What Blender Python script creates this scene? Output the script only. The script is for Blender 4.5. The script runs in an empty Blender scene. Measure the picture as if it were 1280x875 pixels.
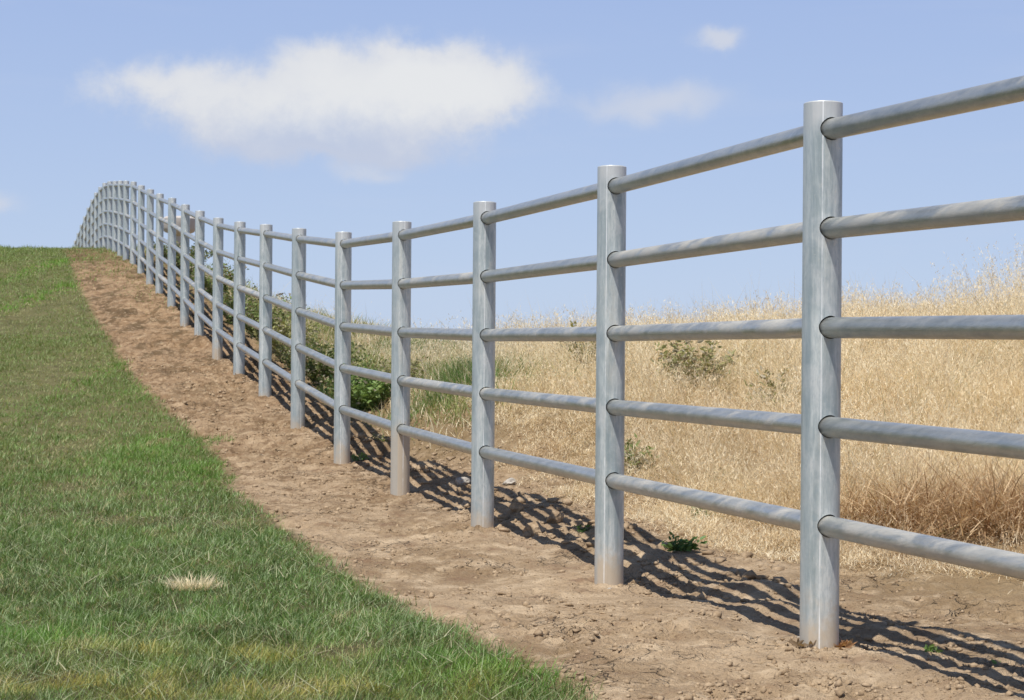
import bpy, bmesh, math, random
import numpy as np
from mathutils import Vector, Matrix

random.seed(7)
RNG = np.random.default_rng(11)
S = bpy.context.scene
COL = S.collection

# ------------------------------------------------------------------ camera, sky, sun, exposure
F = 2300.0                      # focal length in photo pixels (photo 1280 wide)
EYE = 0.873
ROLL = 0.0075
cd = bpy.data.cameras.new('camera')
cam = bpy.data.objects.new('camera', cd); COL.objects.link(cam)
cam.location = (0, 0, EYE)
cam.rotation_mode = 'QUATERNION'
cam.rotation_quaternion = (Matrix.Rotation(math.radians(90), 3, 'X') @ Matrix.Rotation(ROLL, 3, 'Z')).to_quaternion()
cd.sensor_width = 36.0
cd.lens = 36.0 * F / 1280.0
cd.clip_start = 0.05
cd.clip_end = 6000
cd.dof.use_dof = True
cd.dof.focus_distance = 6.6
cd.dof.aperture_fstop = 15.0
S.camera = cam

SUNV = Vector((-0.238, -0.42, 1.0)).normalized()
elev = math.asin(SUNV.z)
azim = math.atan2(SUNV.x, SUNV.y)
sd = bpy.data.lights.new('sun', 'SUN')
sd.energy = 4.9
sd.angle = math.radians(0.55)
sd.color = (1.0, 0.955, 0.88)
sun = bpy.data.objects.new('sun', sd); COL.objects.link(sun)
sun.rotation_mode = 'QUATERNION'
sun.rotation_quaternion = SUNV.to_track_quat('Z', 'Y')
sun.location = (-5, -8, 20)

S.view_settings.view_transform = 'Standard'
S.view_settings.look = 'None'
S.view_settings.exposure = 0.12
S.view_settings.gamma = 1.0
S.view_settings.use_curve_mapping = False


class NT:
    """small helper for node trees"""
    def __init__(s, tree):
        s.t = tree; s.n = tree.nodes; s.l = tree.links
    def new(s, kind, **kw):
        n = s.n.new(kind)
        for k, v in kw.items(): setattr(n, k, v)
        return n
    def put(s, sock, v):
        if v is None: return
        if hasattr(v, 'is_output'): s.l.new(v, sock)
        elif isinstance(v, (tuple, list)):
            d = list(v)
            if len(sock.default_value) == 4 and len(d) == 3: d = d + [1]
            sock.default_value = d
        else: sock.default_value = v
    def m(s, op, a, b=None, c=None, clamp=False):
        n = s.new('ShaderNodeMath', operation=op, use_clamp=clamp)
        s.put(n.inputs[0], a); s.put(n.inputs[1], b)
        if c is not None: s.put(n.inputs[2], c)
        return n.outputs[0]
    def vm(s, op, a, b=None, scale=None):
        n = s.new('ShaderNodeVectorMath', operation=op)
        s.put(n.inputs[0], a); s.put(n.inputs[1], b)
        if scale is not None: s.put(n.inputs['Scale'], scale)
        return n.outputs[0]
    def mix(s, f, a, b, blend='MIX'):
        n = s.new('ShaderNodeMix', data_type='RGBA', blend_type=blend)
        s.put(n.inputs['Factor'], f); s.put(n.inputs['A'], a); s.put(n.inputs['B'], b)
        return n.outputs['Result']
    def noise(s, vec, scale, detail=4, rough=0.55, dist=0.0, out=0):
        n = s.new('ShaderNodeTexNoise')
        if vec is not None: s.l.new(vec, n.inputs['Vector'])
        n.inputs['Scale'].default_value = scale; n.inputs['Detail'].default_value = detail
        n.inputs['Roughness'].default_value = rough; n.inputs['Distortion'].default_value = dist
        return n.outputs[out]
    def ramp(s, f, lo, hi, a=0.0, b=1.0, smooth=True):
        n = s.new('ShaderNodeMapRange', interpolation_type='SMOOTHSTEP' if smooth else 'LINEAR')
        n.clamp = True
        s.put(n.inputs[0], f); s.put(n.inputs[1], lo); s.put(n.inputs[2], hi); s.put(n.inputs[3], a); s.put(n.inputs[4], b)
        return n.outputs[0]
    def xyz(s, x, y, z):
        n = s.new('ShaderNodeCombineXYZ'); s.put(n.inputs[0], x); s.put(n.inputs[1], y); s.put(n.inputs[2], z)
        return n.outputs[0]


def make_world():
    w = bpy.data.worlds.new('World'); S.world = w
    w.use_nodes = True
    t = NT(w.node_tree); t.n.clear()
    out = t.new('ShaderNodeOutputWorld'); bg = t.new('ShaderNodeBackground')
    t.l.new(bg.outputs[0], out.inputs[0])
    sky = t.new('ShaderNodeTexSky', sky_type='NISHITA')
    sky.sun_disc = False
    sky.sun_elevation = elev
    sky.sun_rotation = azim
    sky.altitude = 300; sky.air_density = 1.0; sky.dust_density = 0.6; sky.ozone_density = 2.2
    # hand-set colour gradient laid over the sky texture, pale low down, dark overhead
    base = sky.outputs[0]
    tc = t.new('ShaderNodeTexCoord')
    sep = t.new('ShaderNodeSeparateXYZ'); t.l.new(tc.outputs['Generated'], sep.inputs[0])
    az = t.m('ARCTAN2', sep.outputs[0], sep.outputs[1])
    el = t.m('ARCSINE', sep.outputs[2])
    p = t.xyz(t.m('MULTIPLY', az, 1000.0), t.m('MULTIPLY', el, 1000.0), 0.0)      # milliradians
    sky_grade = t.mix(t.ramp(el, -0.01, 0.20, smooth=False), (5.25, 6.45, 8.55), (3.75, 4.95, 7.95))
    sky_grade = t.mix(t.ramp(el, 0.19, 0.75), sky_grade, (0.75, 1.35, 2.9))  # zenith darkened to weaken the fill light
    base = t.mix(0.86, base, sky_grade)
    n1 = t.noise(p, 0.030, 7, 0.60, 0.3, out=1)
    wob = t.vm('SCALE', t.vm('SUBTRACT', n1, (0.5, 0.5, 0.5)), scale=24.0)
    n0 = t.noise(p, 0.012, 3, 0.5, 0.0, out=1)
    wob2 = t.vm('SCALE', t.vm('SUBTRACT', n0, (0.5, 0.5, 0.5)), scale=26.0)
    q = t.vm('ADD', t.vm('ADD', p, wob), wob2)
    sq = t.new('ShaderNodeSeparateXYZ'); t.l.new(q, sq.inputs[0])

    def blob(cx, cy, rx, ry, amp):
        # photo pixels -> milliradians of azimuth and elevation
        a0 = math.atan((cx - 640) / F) * 1000; e0 = math.atan((437.5 - cy) / F) * 1000
        k = 1000 / F
        dx = t.m('DIVIDE', t.m('SUBTRACT', sq.outputs[0], a0), rx * k)
        dy = t.m('DIVIDE', t.m('SUBTRACT', sq.outputs[1], e0), ry * k)
        r2 = t.m('ADD', t.m('MULTIPLY', dx, dx), t.m('MULTIPLY', dy, dy))
        return t.m('MULTIPLY', t.m('POWER', 2.718, t.m('MULTIPLY', r2, -1.0)), amp)
    def field(bl):
        f = None
        for b in bl:
            g = blob(*b)
            f = g if f is None else t.m('ADD', f, g)
        return f
    big = [(455, 125, 130, 56, 1.1), (600, 113, 82, 40, 1.0), (560, 90, 60, 30, .4), (505, 80, 42, 30, .5), (405, 85, 60, 34, .45), (275, 125, 90, 36, .66), (195, 110, 60, 30, .42),
           (350, 170, 135, 30, .75), (440, 196, 150, 22, .55), (125, 134, 60, 24, .32)]
    small = [(893, 45, 34, 15, .75), (905, 44, 20, 12, .3), (785, 133, 115, 18, .50), (830, 113, 90, 19, .58), (455, 220, 58, 12, .64), (1010, 15, 60, 10, .10), (545, 235, 60, 8, .12),
             (-6, 256, 30, 14, .8)]
    fine = t.noise(p, 0.050, 9, 0.68, 0.15)
    fb = field(big)
    fb = t.m('ADD', fb, t.m('MULTIPLY', t.m('SUBTRACT', fine, 0.5), 0.75))
    db = t.ramp(fb, 0.12, 0.88, 0.0, 1.0)
    fs = field(small)
    fs = t.m('ADD', fs, t.m('MULTIPLY', t.m('SUBTRACT', fine, 0.5), 0.14))
    ds = t.ramp(fs, 0.06, 1.0, 0.0, 0.9)
    # cumulus base is greyer than its sunlit crown
    lo = t.ramp(t.m('ADD', sq.outputs[1], t.m('MULTIPLY', t.m('SUBTRACT', fine, 0.5), 34.0)),
                math.atan((437.5 - 205) / F) * 1000, math.atan((437.5 - 118) / F) * 1000)
    ccol = t.mix(lo, (5.0, 5.7, 7.3), (7.9, 8.0, 8.1))
    thick = t.ramp(fb, 0.5, 1.5)
    ccol = t.mix(thick, t.mix(0.4, ccol, (6.1, 6.35, 7.2)), ccol)
    c = t.mix(t.m('MULTIPLY', db, 0.95), base, ccol)
    c = t.mix(t.m('MULTIPLY', ds, 0.9), c, (6.4, 6.7, 7.5))
    # faint streaks of high cirrus everywhere
    st = t.xyz(t.m('MULTIPLY', az, 6.0), t.m('MULTIPLY', el, 40.0), 3.0)
    cir = t.ramp(t.noise(st, 1.0, 5, 0.55, 0.4), 0.5, 0.9, 0.0, 0.16)
    c = t.mix(cir, c, (6.2, 6.6, 7.8))
    t.l.new(c, bg.inputs[0])
    bg.inputs[1].default_value = 0.094
make_world()


# ------------------------------------------------------------------ helpers
def tag(o, label=None, cat=None, group=None, kind=None):
    if label: o['label'] = label
    if cat: o['category'] = cat
    if group: o['group'] = group
    if kind: o['kind'] = kind
    return o

def link(name, mesh, mat=None, parent=None, loc=None):
    o = bpy.data.objects.new(name, mesh); COL.objects.link(o)
    if mat: mesh.materials.append(mat)
    if parent: o.parent = parent
    if loc is not None: o.location = loc
    return o

def empty(name, loc, **kw):
    o = bpy.data.objects.new(name, None); COL.objects.link(o); o.location = loc
    o.empty_display_size = 0.1
    return tag(o, **kw)

def np_mesh(name, co, faces_flat, sizes, col=None, smooth=False):
    me = bpy.data.meshes.new(name)
    nv = len(co); nf = len(sizes)
    me.vertices.add(nv); me.vertices.foreach_set('co', np.ascontiguousarray(co, dtype=np.float32).ravel())
    me.loops.add(len(faces_flat)); me.loops.foreach_set('vertex_index', np.ascontiguousarray(faces_flat, dtype=np.int32))
    me.polygons.add(nf)
    st = np.concatenate([[0], np.cumsum(sizes)[:-1]]).astype(np.int32)
    me.polygons.foreach_set('loop_start', st)
    if smooth: me.polygons.foreach_set('use_smooth', np.ones(nf, dtype=bool))
    if col is not None:
        a = me.color_attributes.new('Col', 'FLOAT_COLOR', 'POINT')
        c4 = np.ones((nv, 4), dtype=np.float32); c4[:, :3] = col
        a.data.foreach_set('color', c4.ravel())
    me.update(calc_edges=True)
    return me

def _h(ix, iy, seed):
    n = (ix.astype(np.int64) * 374761393 + iy.astype(np.int64) * 668265263 + seed * 974634777) & 0xffffffff
    n = ((n ^ (n >> 13)) * 1274126177) & 0xffffffff
    n = n ^ (n >> 16)
    return (n & 0xffff) / 65535.0

def pn(x, y, seed=0):
    x = np.asarray(x, float); y = np.asarray(y, float)
    ix = np.floor(x); iy = np.floor(y); fx = x - ix; fy = y - iy
    u = fx * fx * fx * (fx * (fx * 6 - 15) + 10); v = fy * fy * fy * (fy * (fy * 6 - 15) + 10)
    def g(dx, dy):
        a = _h(ix + dx, iy + dy, seed) * 2 * math.pi
        return np.cos(a) * (fx - dx) + np.sin(a) * (fy - dy)
    a = g(0, 0); b = g(1, 0); c = g(0, 1); d = g(1, 1)
    return ((a + (b - a) * u) * (1 - v) + (c + (d - c) * u) * v) * 1.5

def fbm(x, y, octv=4, seed=0, gain=.5):
    s = 0; a = 1.0; n = 0
    for k in range(octv):
        s = s + a * pn(x * 2 ** k, y * 2 ** k, seed + k * 17); n += a; a *= gain
    return s / n

def sst(x, a, b):
    u = np.clip((np.asarray(x, float) - a) / (b - a), 0, 1)
    return u * u * (3 - 2 * u)

# ------------------------------------------------------------------ fence stations (photo measurements -> metres)
def un(px, py, Y):
    x = (px - 640) + ROLL * (py - 437.5); y = (py - 437.5) - ROLL * (px - 640)
    return np.array((x * Y / F, Y, EYE - y * Y / F))

Z1 = 5.36
tops = [(1029, 129), (765, 208.5), (606, 253), (502.5, 277.5), (429.5, 290.5), (374, 286), (332.8, 281), (300, 277.6), (273, 272.7), (250, 263.9),
        (231.8, 256), (215.3, 247.8), (200, 242.4), (188, 236.9), (176.8, 232), (167, 227.4), (157.9, 226.3), (150.8, 226.2), (144.0, 226.7), (137.4, 226.9),
        (131.2, 229), (125.7, 234), (120.6, 241), (115.8, 249.6), (111, 259.8), (106.6, 270.5), (102.2, 281.3), (98.2, 291.5), (94.6, 301), (91.3, 309.5)]
bases = [812, 735.5, 661.5, 621, 582, 534.5, 497.5, 467.5, 448, 418.5, 406.5, 382, 367.5, 357.7, 341.6, 331]
P = []
for n, (px, py) in enumerate(tops):
    Y = Z1 * (1 + .345 * n)
    top = un(px, py, Y)
    if n < len(bases):
        b = un(px - (bases[n] - py) * .0075, bases[n], Y - .05)[2]
    else:
        b = top[2] - 1.50
    P.append((top[0], Y, b, top[2]))
P0z = un(1601, 42, 3.6)
P.insert(0, (P0z[0], 3.6, 0.0, P0z[2] + .081))
P = np.array(P)            # x, y, ground z, top z
NP_ = len(P)

fy = np.concatenate([[-60, 0], P[:, 1], [75, 140, 400, 2500]])
sl0 = (P[1, 0] - P[0, 0]) / (P[1, 1] - P[0, 1])
fx = np.concatenate([[P[0, 0] + sl0 * (-60 - 3.6), P[0, 0] + sl0 * (-3.6)], P[:, 0], [P[-1, 0] - .26 * 16, P[-1, 0] - .24 * 80, -45, -45]])
fz = np.concatenate([[-.6, -.02], P[:, 2], [.4, -2.6, -4.5, -6.0]])
def Xf(y): return np.interp(y, fy, fx)
# smooth profile (catmull-like: pre-smoothed table)
_ty = np.linspace(-60, 200, 5201)
_tz = np.interp(_ty, fy, fz)
def _sm(a, k): 
    w = np.hanning(k); w /= w.sum()
    return np.convolve(np.pad(a, (k // 2, k // 2), mode='edge'), w, 'valid')
_t1 = _sm(_tz, 31); _t2 = _sm(_tz, 161)
def zf(y): return np.where(np.asarray(y) < 200, np.interp(y, _ty, _t1), np.interp(y, fy, fz))
def zsm(y): return np.where(np.asarray(y) < 200, np.interp(y, _ty, _t2), np.interp(y, fy, fz))

def macro(X, Y):
    t = X - Xf(Y)
    z0 = zf(Y) * (1 - sst(np.abs(t), .5, 1.6)) + zsm(Y) * sst(np.abs(t), .5, 1.6)
    # land beyond the fence: a straw bank rising to a low ridge, lower than the fence hill further on
    ridge = EYE + (-.13 + .115 * np.clip(X, -.5, 14) - .06 * np.clip(-X - .5, 0, 3)) + .05 * pn(X * .5, Y * .3, 5)
    rise = sst(Y + .3 * pn(X, Y, 8), 7.6, 16.5)
    front = .0
    zr = front * (1 - rise) + ridge * rise
    zr = zr - (2.2 + 0 * Y) * sst(Y, 17.5, 48) - 4.0 * sst(Y, 50, 160)
    w = sst(t, .45, 6.5) * sst(Y, 16, 30) + sst(t, .35, 1.5) * (1 - sst(Y, 12, 26))
    w = np.clip(w, 0, 1)
    z = z0 * (1 - w) + zr * w
    # spoil thrown up beside the posts
    z = z + .045 * sst(t, .05, .35) * (1 - sst(t, .5, 1.0)) * sst(Y, 5.9, 7.4) * (1 - sst(Y, 11, 13)) 
    z = z + .02 * np.exp(-((X - P[3, 0] - .35) ** 2 + (Y - 8.3) ** 2) / .12)
    for hy, ht, hh, hr in [(5.75, .36, .020, .12), (6.3, .22, .030, .13), (6.75, .42, .035, .12), (7.75, .30, .045, .13), (8.15, .16, .040, .11), (8.45, .42, .055, .14), (9.6, .22, .05, .15), (10.1, .40, .055, .14),
                           (11.6, .25, .055, .16), (12.3, .42, .06, .16), (13.6, .25, .06, .18), (14.4, .4, .06, .18), (15.6, .3, .06, .2), (17.4, .3, .06, .2), (19.3, .3, .07, .22), (21.5, .3, .07, .25)]:
        z = z + hh * np.exp(-(((t - ht) / hr) ** 2 + ((Y - hy) / (hr * 1.5)) ** 2))
    z = z + .06 * fbm(X / 5.0, Y / 5.0, 2, 31) * sst(Y, 12, 30)
    return z

def detail(X, Y):
    t = X - Xf(Y)
    a2 = (.030 * fbm(X / .55, Y / .9, 2, 141) + .022 * fbm(X / .14, Y / .17, 4, 147) * sst(fbm(X / .6, Y / .6, 2, 149), -.15, .25)) * sst(t, .0, .2) * (1 - sst(t, .8, 1.4)) * (1 - sst(Y, 12, 18)) * (.45 + .55 * sst(Y, 5.9, 7.2))
    dirt = sst(t, -1.35, -1.0) * (1 - .6 * sst(t, 1.0, 2.2))
    rough = .55 + .9 * sst(fbm(X / 1.1, Y / 1.6, 3, 3), -.1, .35) + .5 * sst(Y, 9, 16)
    a = .030 * fbm(X / .45, Y / .6, 3, 41) + .030 * sst(Y, 8, 15) * fbm(X / .35, Y / 1.0, 3, 48)
    r = np.abs(fbm(X / .16, Y / .2, 3, 52)); b = -.016 * (1 - np.clip(r * 5, 0, 1)) * sst(fbm(X / .5, Y / .5, 2, 77), -.05, .25)
    c = .015 * fbm(X / .07, Y / .08, 3, 63) + .020 * sst(fbm(X / .9, Y / 1.2, 2, 203), .0, .3) * np.abs(fbm(X / .13, Y / .15, 3, 204))
    d = .0055 * np.maximum(pn(X / .022, Y / .024, 64), 0)
    q = fbm(X / .10 + .6 * pn(X / .2, Y / .2, 7), Y / .06, 3, 170); e2 = -.022 * sst(-np.abs(q), -.035, 0) * sst(pn(X / .7, Y / .5, 171), -.1, .35)
    m0 = np.zeros_like(X)
    for k in range(1, 9):
        dd = ((X - P[k, 0]) ** 2 + (Y - P[k, 1]) ** 2)
        ring = np.exp(-dd / .035) - np.exp(-dd / .008)
        m0 = m0 + ring * (.012 + .035 * fbm(X / .06, Y / .06, 2, 300 + k))
        keepz = 1 - np.exp(-dd / .012)
        a = a * keepz; a2 = a2 * keepz
    a = a + m0
    return dirt * (a + a2 + rough * (b + c + d + e2)) + (1 - dirt) * .02 * fbm(X / .4, Y / .4, 2, 42)

def H(X, Y):
    X = np.asarray(X, float); Y = np.asarray(Y, float)
    return macro(X, Y) + detail(X, Y) * (1 - sst(Y, 60, 90))

def hit(px, py, y0=3.0, y1=60.0):
    """where the photo's sight line meets the ground"""
    Y = np.linspace(y0, y1, 6000)
    x = (px - 640) + ROLL * (py - 437.5); y = (py - 437.5) - ROLL * (px - 640)
    X = x * Y / F; z = EYE - y * Y / F
    k = np.argmax(z < macro(X, Y))
    return float(X[k]), float(Y[k])

# lawn edge in fence coordinates
edge_px = [(760, 900), (735, 868), (700, 850), (620, 815), (520, 765), (430, 716), (330, 640), (292, 610), (283, 580), (262, 556), (236, 533), (205, 508), (178, 480), (150, 445), (122, 400), (101, 360), (92, 335), (86, 318)]
ey = []; et = []
for px, py in edge_px:
    X, Y = hit(px, py); ey.append(Y); et.append(X - float(Xf(Y)))
o_ = np.argsort(ey); ey = np.array(ey)[o_]; et = np.array(et)[o_]
def lawn_edge(Y): return np.interp(Y, ey, et)
tongue = hit(262, 548)

# ------------------------------------------------------------------ ground sheet
def ground_material():
    m = bpy.data.materials.new('soil'); m.use_nodes = True
    t = NT(m.node_tree); b = t.n['Principled BSDF']
    tc = t.new('ShaderNodeTexCoord'); v = tc.outputs['Object']
    big = t.noise(v, 1.1, 4, .55, .3); mid = t.noise(v, 6.0, 5, .6, .2); fine = t.noise(v, 60, 4, .65); grit = t.noise(v, 320, 2, .6)
    c = t.mix(t.ramp(big, .32, .66), (.30, .208, .122), (.47, .345, .22))
    c = t.mix(t.ramp(mid, .45, .72), c, (.62, .475, .315))
    c = t.mix(t.ramp(mid, .28, .46, 0.75, 0), c, (.25, .155, .095))
    c = t.mix(t.m('MULTIPLY', t.ramp(fine, .55, .75), .5), c, (.52, .40, .29))
    c = t.mix(t.m('MULTIPLY', t.ramp(fine, .28, .47, 1, 0), .65), c, (.17, .11, .065))
    pock = t.noise(v, 26, 4, .75, .8)
    c = t.mix(t.ramp(pock, .26, .38, .7, 0), c, (.12, .075, .045))
    # further along the strip the soil is redder and darker with plant bits
    sp = t.new('ShaderNodeSeparateXYZ'); t.l.new(v, sp.inputs[0])
    far = t.ramp(sp.outputs[1], 9, 24)
    st = t.noise(t.vm('MULTIPLY', v, (1.3, .42, 1)), 3.4, 6, .68, .6)
    c = t.mix(t.m('MULTIPLY', t.ramp(sp.outputs[1], 6, 20), .62), c, (.32, .198, .105))
    c = t.mix(t.m('MULTIPLY', far, t.ramp(st, .46, .60, 0, .85)), c, (.13, .088, .045))
    ch = t.noise(t.vm('MULTIPLY', v, (1.0, .5, 1)), 11, 5, .72, .4)
    c = t.mix(t.m('MULTIPLY', t.ramp(sp.outputs[1], 6.5, 12), t.ramp(ch, .50, .62, 0, .7)), c, (.17, .105, .055))
    c = t.mix(t.m('MULTIPLY', t.ramp(sp.outputs[1], 6.5, 12), t.ramp(ch, .36, .46, .5, 0)), c, (.60, .45, .29))
    c = t.mix(t.m('MULTIPLY', t.ramp(sp.outputs[1], 30, 38), .65), c, (.15, .105, .05))
    at = t.new('ShaderNodeAttribute', attribute_name='Col')
    sa = t.new('ShaderNodeSeparateColor'); t.l.new(at.outputs['Color'], sa.inputs[0])
    c = t.mix(t.m('MULTIPLY', sa.outputs[0], .85), c, t.mix(t.ramp(sp.outputs[1], 6, 14), (.058, .066, .024), (.13, .135, .055)))      # thatch under the lawn
    c = t.mix(t.m('MULTIPLY', sa.outputs[1], .8), c, (.30, .21, .11))         # straw mat under the field
    c = t.mix(t.m('MULTIPLY', sa.outputs[2], .8), c, (.22, .16, .08))
    t.l.new(c, b.inputs['Base Color'])
    b.inputs['Roughness'].default_value = .95
    b.inputs['Specular IOR Level'].default_value = .15
    bp = t.new('ShaderNodeBump'); bp.inputs['Strength'].default_value = 1.0; bp.inputs['Distance'].default_value = .022
    vo = t.new('ShaderNodeTexVoronoi', feature='DISTANCE_TO_EDGE'); vo.inputs['Scale'].default_value = 9
    t.l.new(t.vm('ADD', v, t.vm('SCALE', t.noise(v, 9, 3, .6, 0, 1), scale=.16)), vo.inputs['Vector'])
    crack = t.m('MULTIPLY', t.ramp(vo.outputs[0], 0, .05, 1, 0), t.ramp(t.noise(v, 1.6, 3), .5, .62))
    h = t.m('ADD', t.m('MULTIPLY', fine, .8), t.m('MULTIPLY', grit, .28))
    h = t.m('ADD', h, t.m('MULTIPLY', t.noise(v, 22, 4, .6), 1.0))
    h = t.m('SUBTRACT', h, t.m('MULTIPLY', crack, .9))
    t.l.new(h, bp.inputs['Height']); t.l.new(bp.outputs[0], b.inputs['Normal'])
    return m

def build_ground():
    def seq(parts):
        out = []
        for a, b_, st in parts: out += list(np.arange(a, b_, st))
        return out
    ys = seq([(-60, -6, 6), (-6, 3.4, .5), (3.4, 9.5, .0145), (9.5, 20, .032), (20, 46, .09), (46, 70, .4)]) + list(70 * 1.12 ** np.arange(0, 34))
    ts = sorted([-x for x in list(6 * 1.22 ** np.arange(0, 30))]) + seq([(-5.9, -1.45, .09), (-1.45, 1.5, .0145), (1.5, 8, .09)]) + list(8 * 1.2 ** np.arange(0, 30))
    ys = np.array(ys); ts = np.array(ts)
    YY, TT = np.meshgrid(ys, ts, indexing='ij')
    XX = Xf(YY) + TT
    ZZ = H(XX, YY)
    ny, nt = YY.shape
    co = np.stack([XX, YY, ZZ], -1).reshape(-1, 3)
    i = np.arange(ny * nt).reshape(ny, nt)
    f = np.stack([i[:-1, :-1], i[:-1, 1:], i[1:, 1:], i[1:, :-1]], -1).reshape(-1)
    wob = .12 * fbm(XX / .35, YY / .5, 3, 91)
    lawn = 1 - sst(TT - lawn_edge(YY) + wob * .6, -.10, .06)
    straw = sst(TT + wob * 2, .5, 1.6) * sst(YY, 4, 7)
    strawb = sst(TT, .25, .8) * sst(YY, 11, 14) * .8
    col = np.stack([lawn, straw, strawb], -1).reshape(-1, 3)
    me = np_mesh('ground', co, f, np.full((ny - 1) * (nt - 1), 4), col, smooth=True)
    return tag(link('ground', me, ground_material()), kind='structure')
build_ground()

# ------------------------------------------------------------------ galvanised pipe fence
def zinc_material(name, post):
    m = bpy.data.materials.new(name); m.use_nodes = True
    t = NT(m.node_tree); b = t.n['Principled BSDF']
    tc = t.new('ShaderNodeTexCoord'); oi = t.new('ShaderNodeObjectInfo')
    rnd = oi.outputs['Random']
    v = t.vm('ADD', tc.outputs['Object'], t.xyz(t.m('MULTIPLY', rnd, 37.0), t.m('MULTIPLY', rnd, 91.0), t.m('MULTIPLY', rnd, 53.0)))
    if not post:
        s0 = t.new('ShaderNodeSeparateXYZ'); t.l.new(tc.outputs['Object'], s0.inputs[0])
        v = t.vm('ADD', v, t.xyz(0.0, 0.0, t.m('MULTIPLY', t.m('ADD', s0.outputs[0], s0.outputs[1]), 1.1)))
    if post: stretch = (14, 14, 1.1); fine_s = (1, 1, .25)
    else: stretch = (11, 11, 5.5); fine_s = (1, 1, .6)
    streak = t.noise(t.vm('MULTIPLY', v, stretch), 2.2, 6, .68, .3)
    blot = t.noise(v, 9, 4, .6, .6)
    fine = t.noise(t.vm('MULTIPLY', v, fine_s), 130, 3, .7)
    c = t.mix(t.ramp(streak, .34, .66), (.30, .355, .365) if post else (.36, .405, .415), (.60, .64, .625))
    c = t.mix(t.ramp(blot, .42, .7, 0, .55), c, (.66, .67, .655))
    c = t.mix(t.ramp(fine, .40, .65, 0, .38), c, (.30, .36, .39))
    b.inputs['Specular IOR Level'].default_value = .3
    rough = t.ramp(streak, .3, .75, .34, .48)
    # wiped-on dust
    ds = t.noise(t.vm('MULTIPLY', v, (5, 5, 3.2) if not post else (6, 6, 1.5)), 1.6, 5, .62, .7)
    if post:
        dust = t.ramp(ds, .56, .70, 0, .30)
    else:
        lvl = t.ramp(rnd, .0, 1.0, .74, .44, smooth=False)
        dust = t.m('MULTIPLY', t.ramp(t.m('SUBTRACT', ds, lvl), -.06, .15), .42)
    scr = t.noise(t.vm('ADD', t.vm('MULTIPLY', v, (22, 22, 9)), t.xyz(0.0, 0.0, t.m('MULTIPLY', t.noise(v, 3, 1), 6.0))), 2.0, 6, .78, .8)
    scuff = t.m('ADD', t.ramp(scr, .60, .70, 0, .55), t.m('MULTIPLY', t.ramp(t.noise(v, 260, 2, .6), .6, .72), .22), clamp=True)
    c = t.mix(t.ramp(scr, .30, .42, .55, 0), c, (.27, .32, .35))
    if not post: c = t.mix(t.ramp(streak, .3, .7, .25, .5), c, (.60, .555, .485))
    c = t.mix(dust, c, (.56, .505, .42))
    c = t.mix(scuff, c, (.68, .64, .57))
    sp = t.new('ShaderNodeSeparateXYZ'); t.l.new(tc.outputs['Object'], sp.inputs[0])
    if post:
        # fresh cold-zinc paint on the cut top, mud splashed up the foot
        hgt = t.m('ADD', sp.outputs[2], t.m('MULTIPLY', t.m('SUBTRACT', blot, .5), .08))
        topm = t.ramp(hgt, 1.47, 1.56, 0, .8)
        c = t.mix(topm, c, (.57, .575, .57))
        topm = t.m('MULTIPLY', topm, 1.15, clamp=True)
        am = t.new('ShaderNodeAttribute', attribute_type='OBJECT', attribute_name='mud')
        foot = t.ramp(t.m('ADD', t.m('SUBTRACT', sp.outputs[2], am.outputs['Fac']), t.m('MULTIPLY', t.m('SUBTRACT', t.noise(v, 14, 5, .7), .5), .34)), -.02, .16, .9, 0)
        c = t.mix(foot, c, (.50, .41, .30))
        dust = t.m('MAXIMUM', dust, foot)
    t.l.new(c, b.inputs['Base Color'])
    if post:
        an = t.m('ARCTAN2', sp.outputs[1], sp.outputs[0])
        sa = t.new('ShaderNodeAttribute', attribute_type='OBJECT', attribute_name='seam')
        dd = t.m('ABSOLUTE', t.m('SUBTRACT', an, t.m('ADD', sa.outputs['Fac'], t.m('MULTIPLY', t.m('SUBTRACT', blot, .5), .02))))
        seam_glint = t.m('MULTIPLY', t.ramp(dd, .018, .045, 1, 0), t.ramp(t.noise(t.vm('MULTIPLY', v, (1, 1, 1)), 6, 4, .7), .35, .6, .15, .85))  # highlight along the weld seam, put into the colour as a pale line
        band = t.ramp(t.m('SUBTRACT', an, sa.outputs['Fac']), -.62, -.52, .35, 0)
        cn = t.mix(seam_glint, t.mix(band, t.n['Principled BSDF'].inputs['Base Color'].links[0].from_socket, (.30, .36, .39)), (.86, .87, .86))
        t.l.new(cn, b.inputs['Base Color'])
    met = t.m('MULTIPLY', t.m('SUBTRACT', 1.0, dust), .22 if post else .78)
    if post: met = t.m('MULTIPLY', met, t.m('SUBTRACT', 1.0, t.m('MULTIPLY', topm, .55)))
    t.l.new(met, b.inputs['Metallic'])
    t.l.new(t.m('ADD', rough, t.m('MULTIPLY', dust, .4), clamp=True), b.inputs['Roughness'])
    bp = t.new('ShaderNodeBump'); bp.inputs['Strength'].default_value = .4; bp.inputs['Distance'].default_value = .002
    t.l.new(t.m('ADD', fine, t.m('MULTIPLY', streak, 1.2)), bp.inputs['Height']); t.l.new(bp.outputs[0], b.inputs['Normal'])
    return m
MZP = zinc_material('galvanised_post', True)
MZR = zinc_material('galvanised_rail', False)

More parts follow.
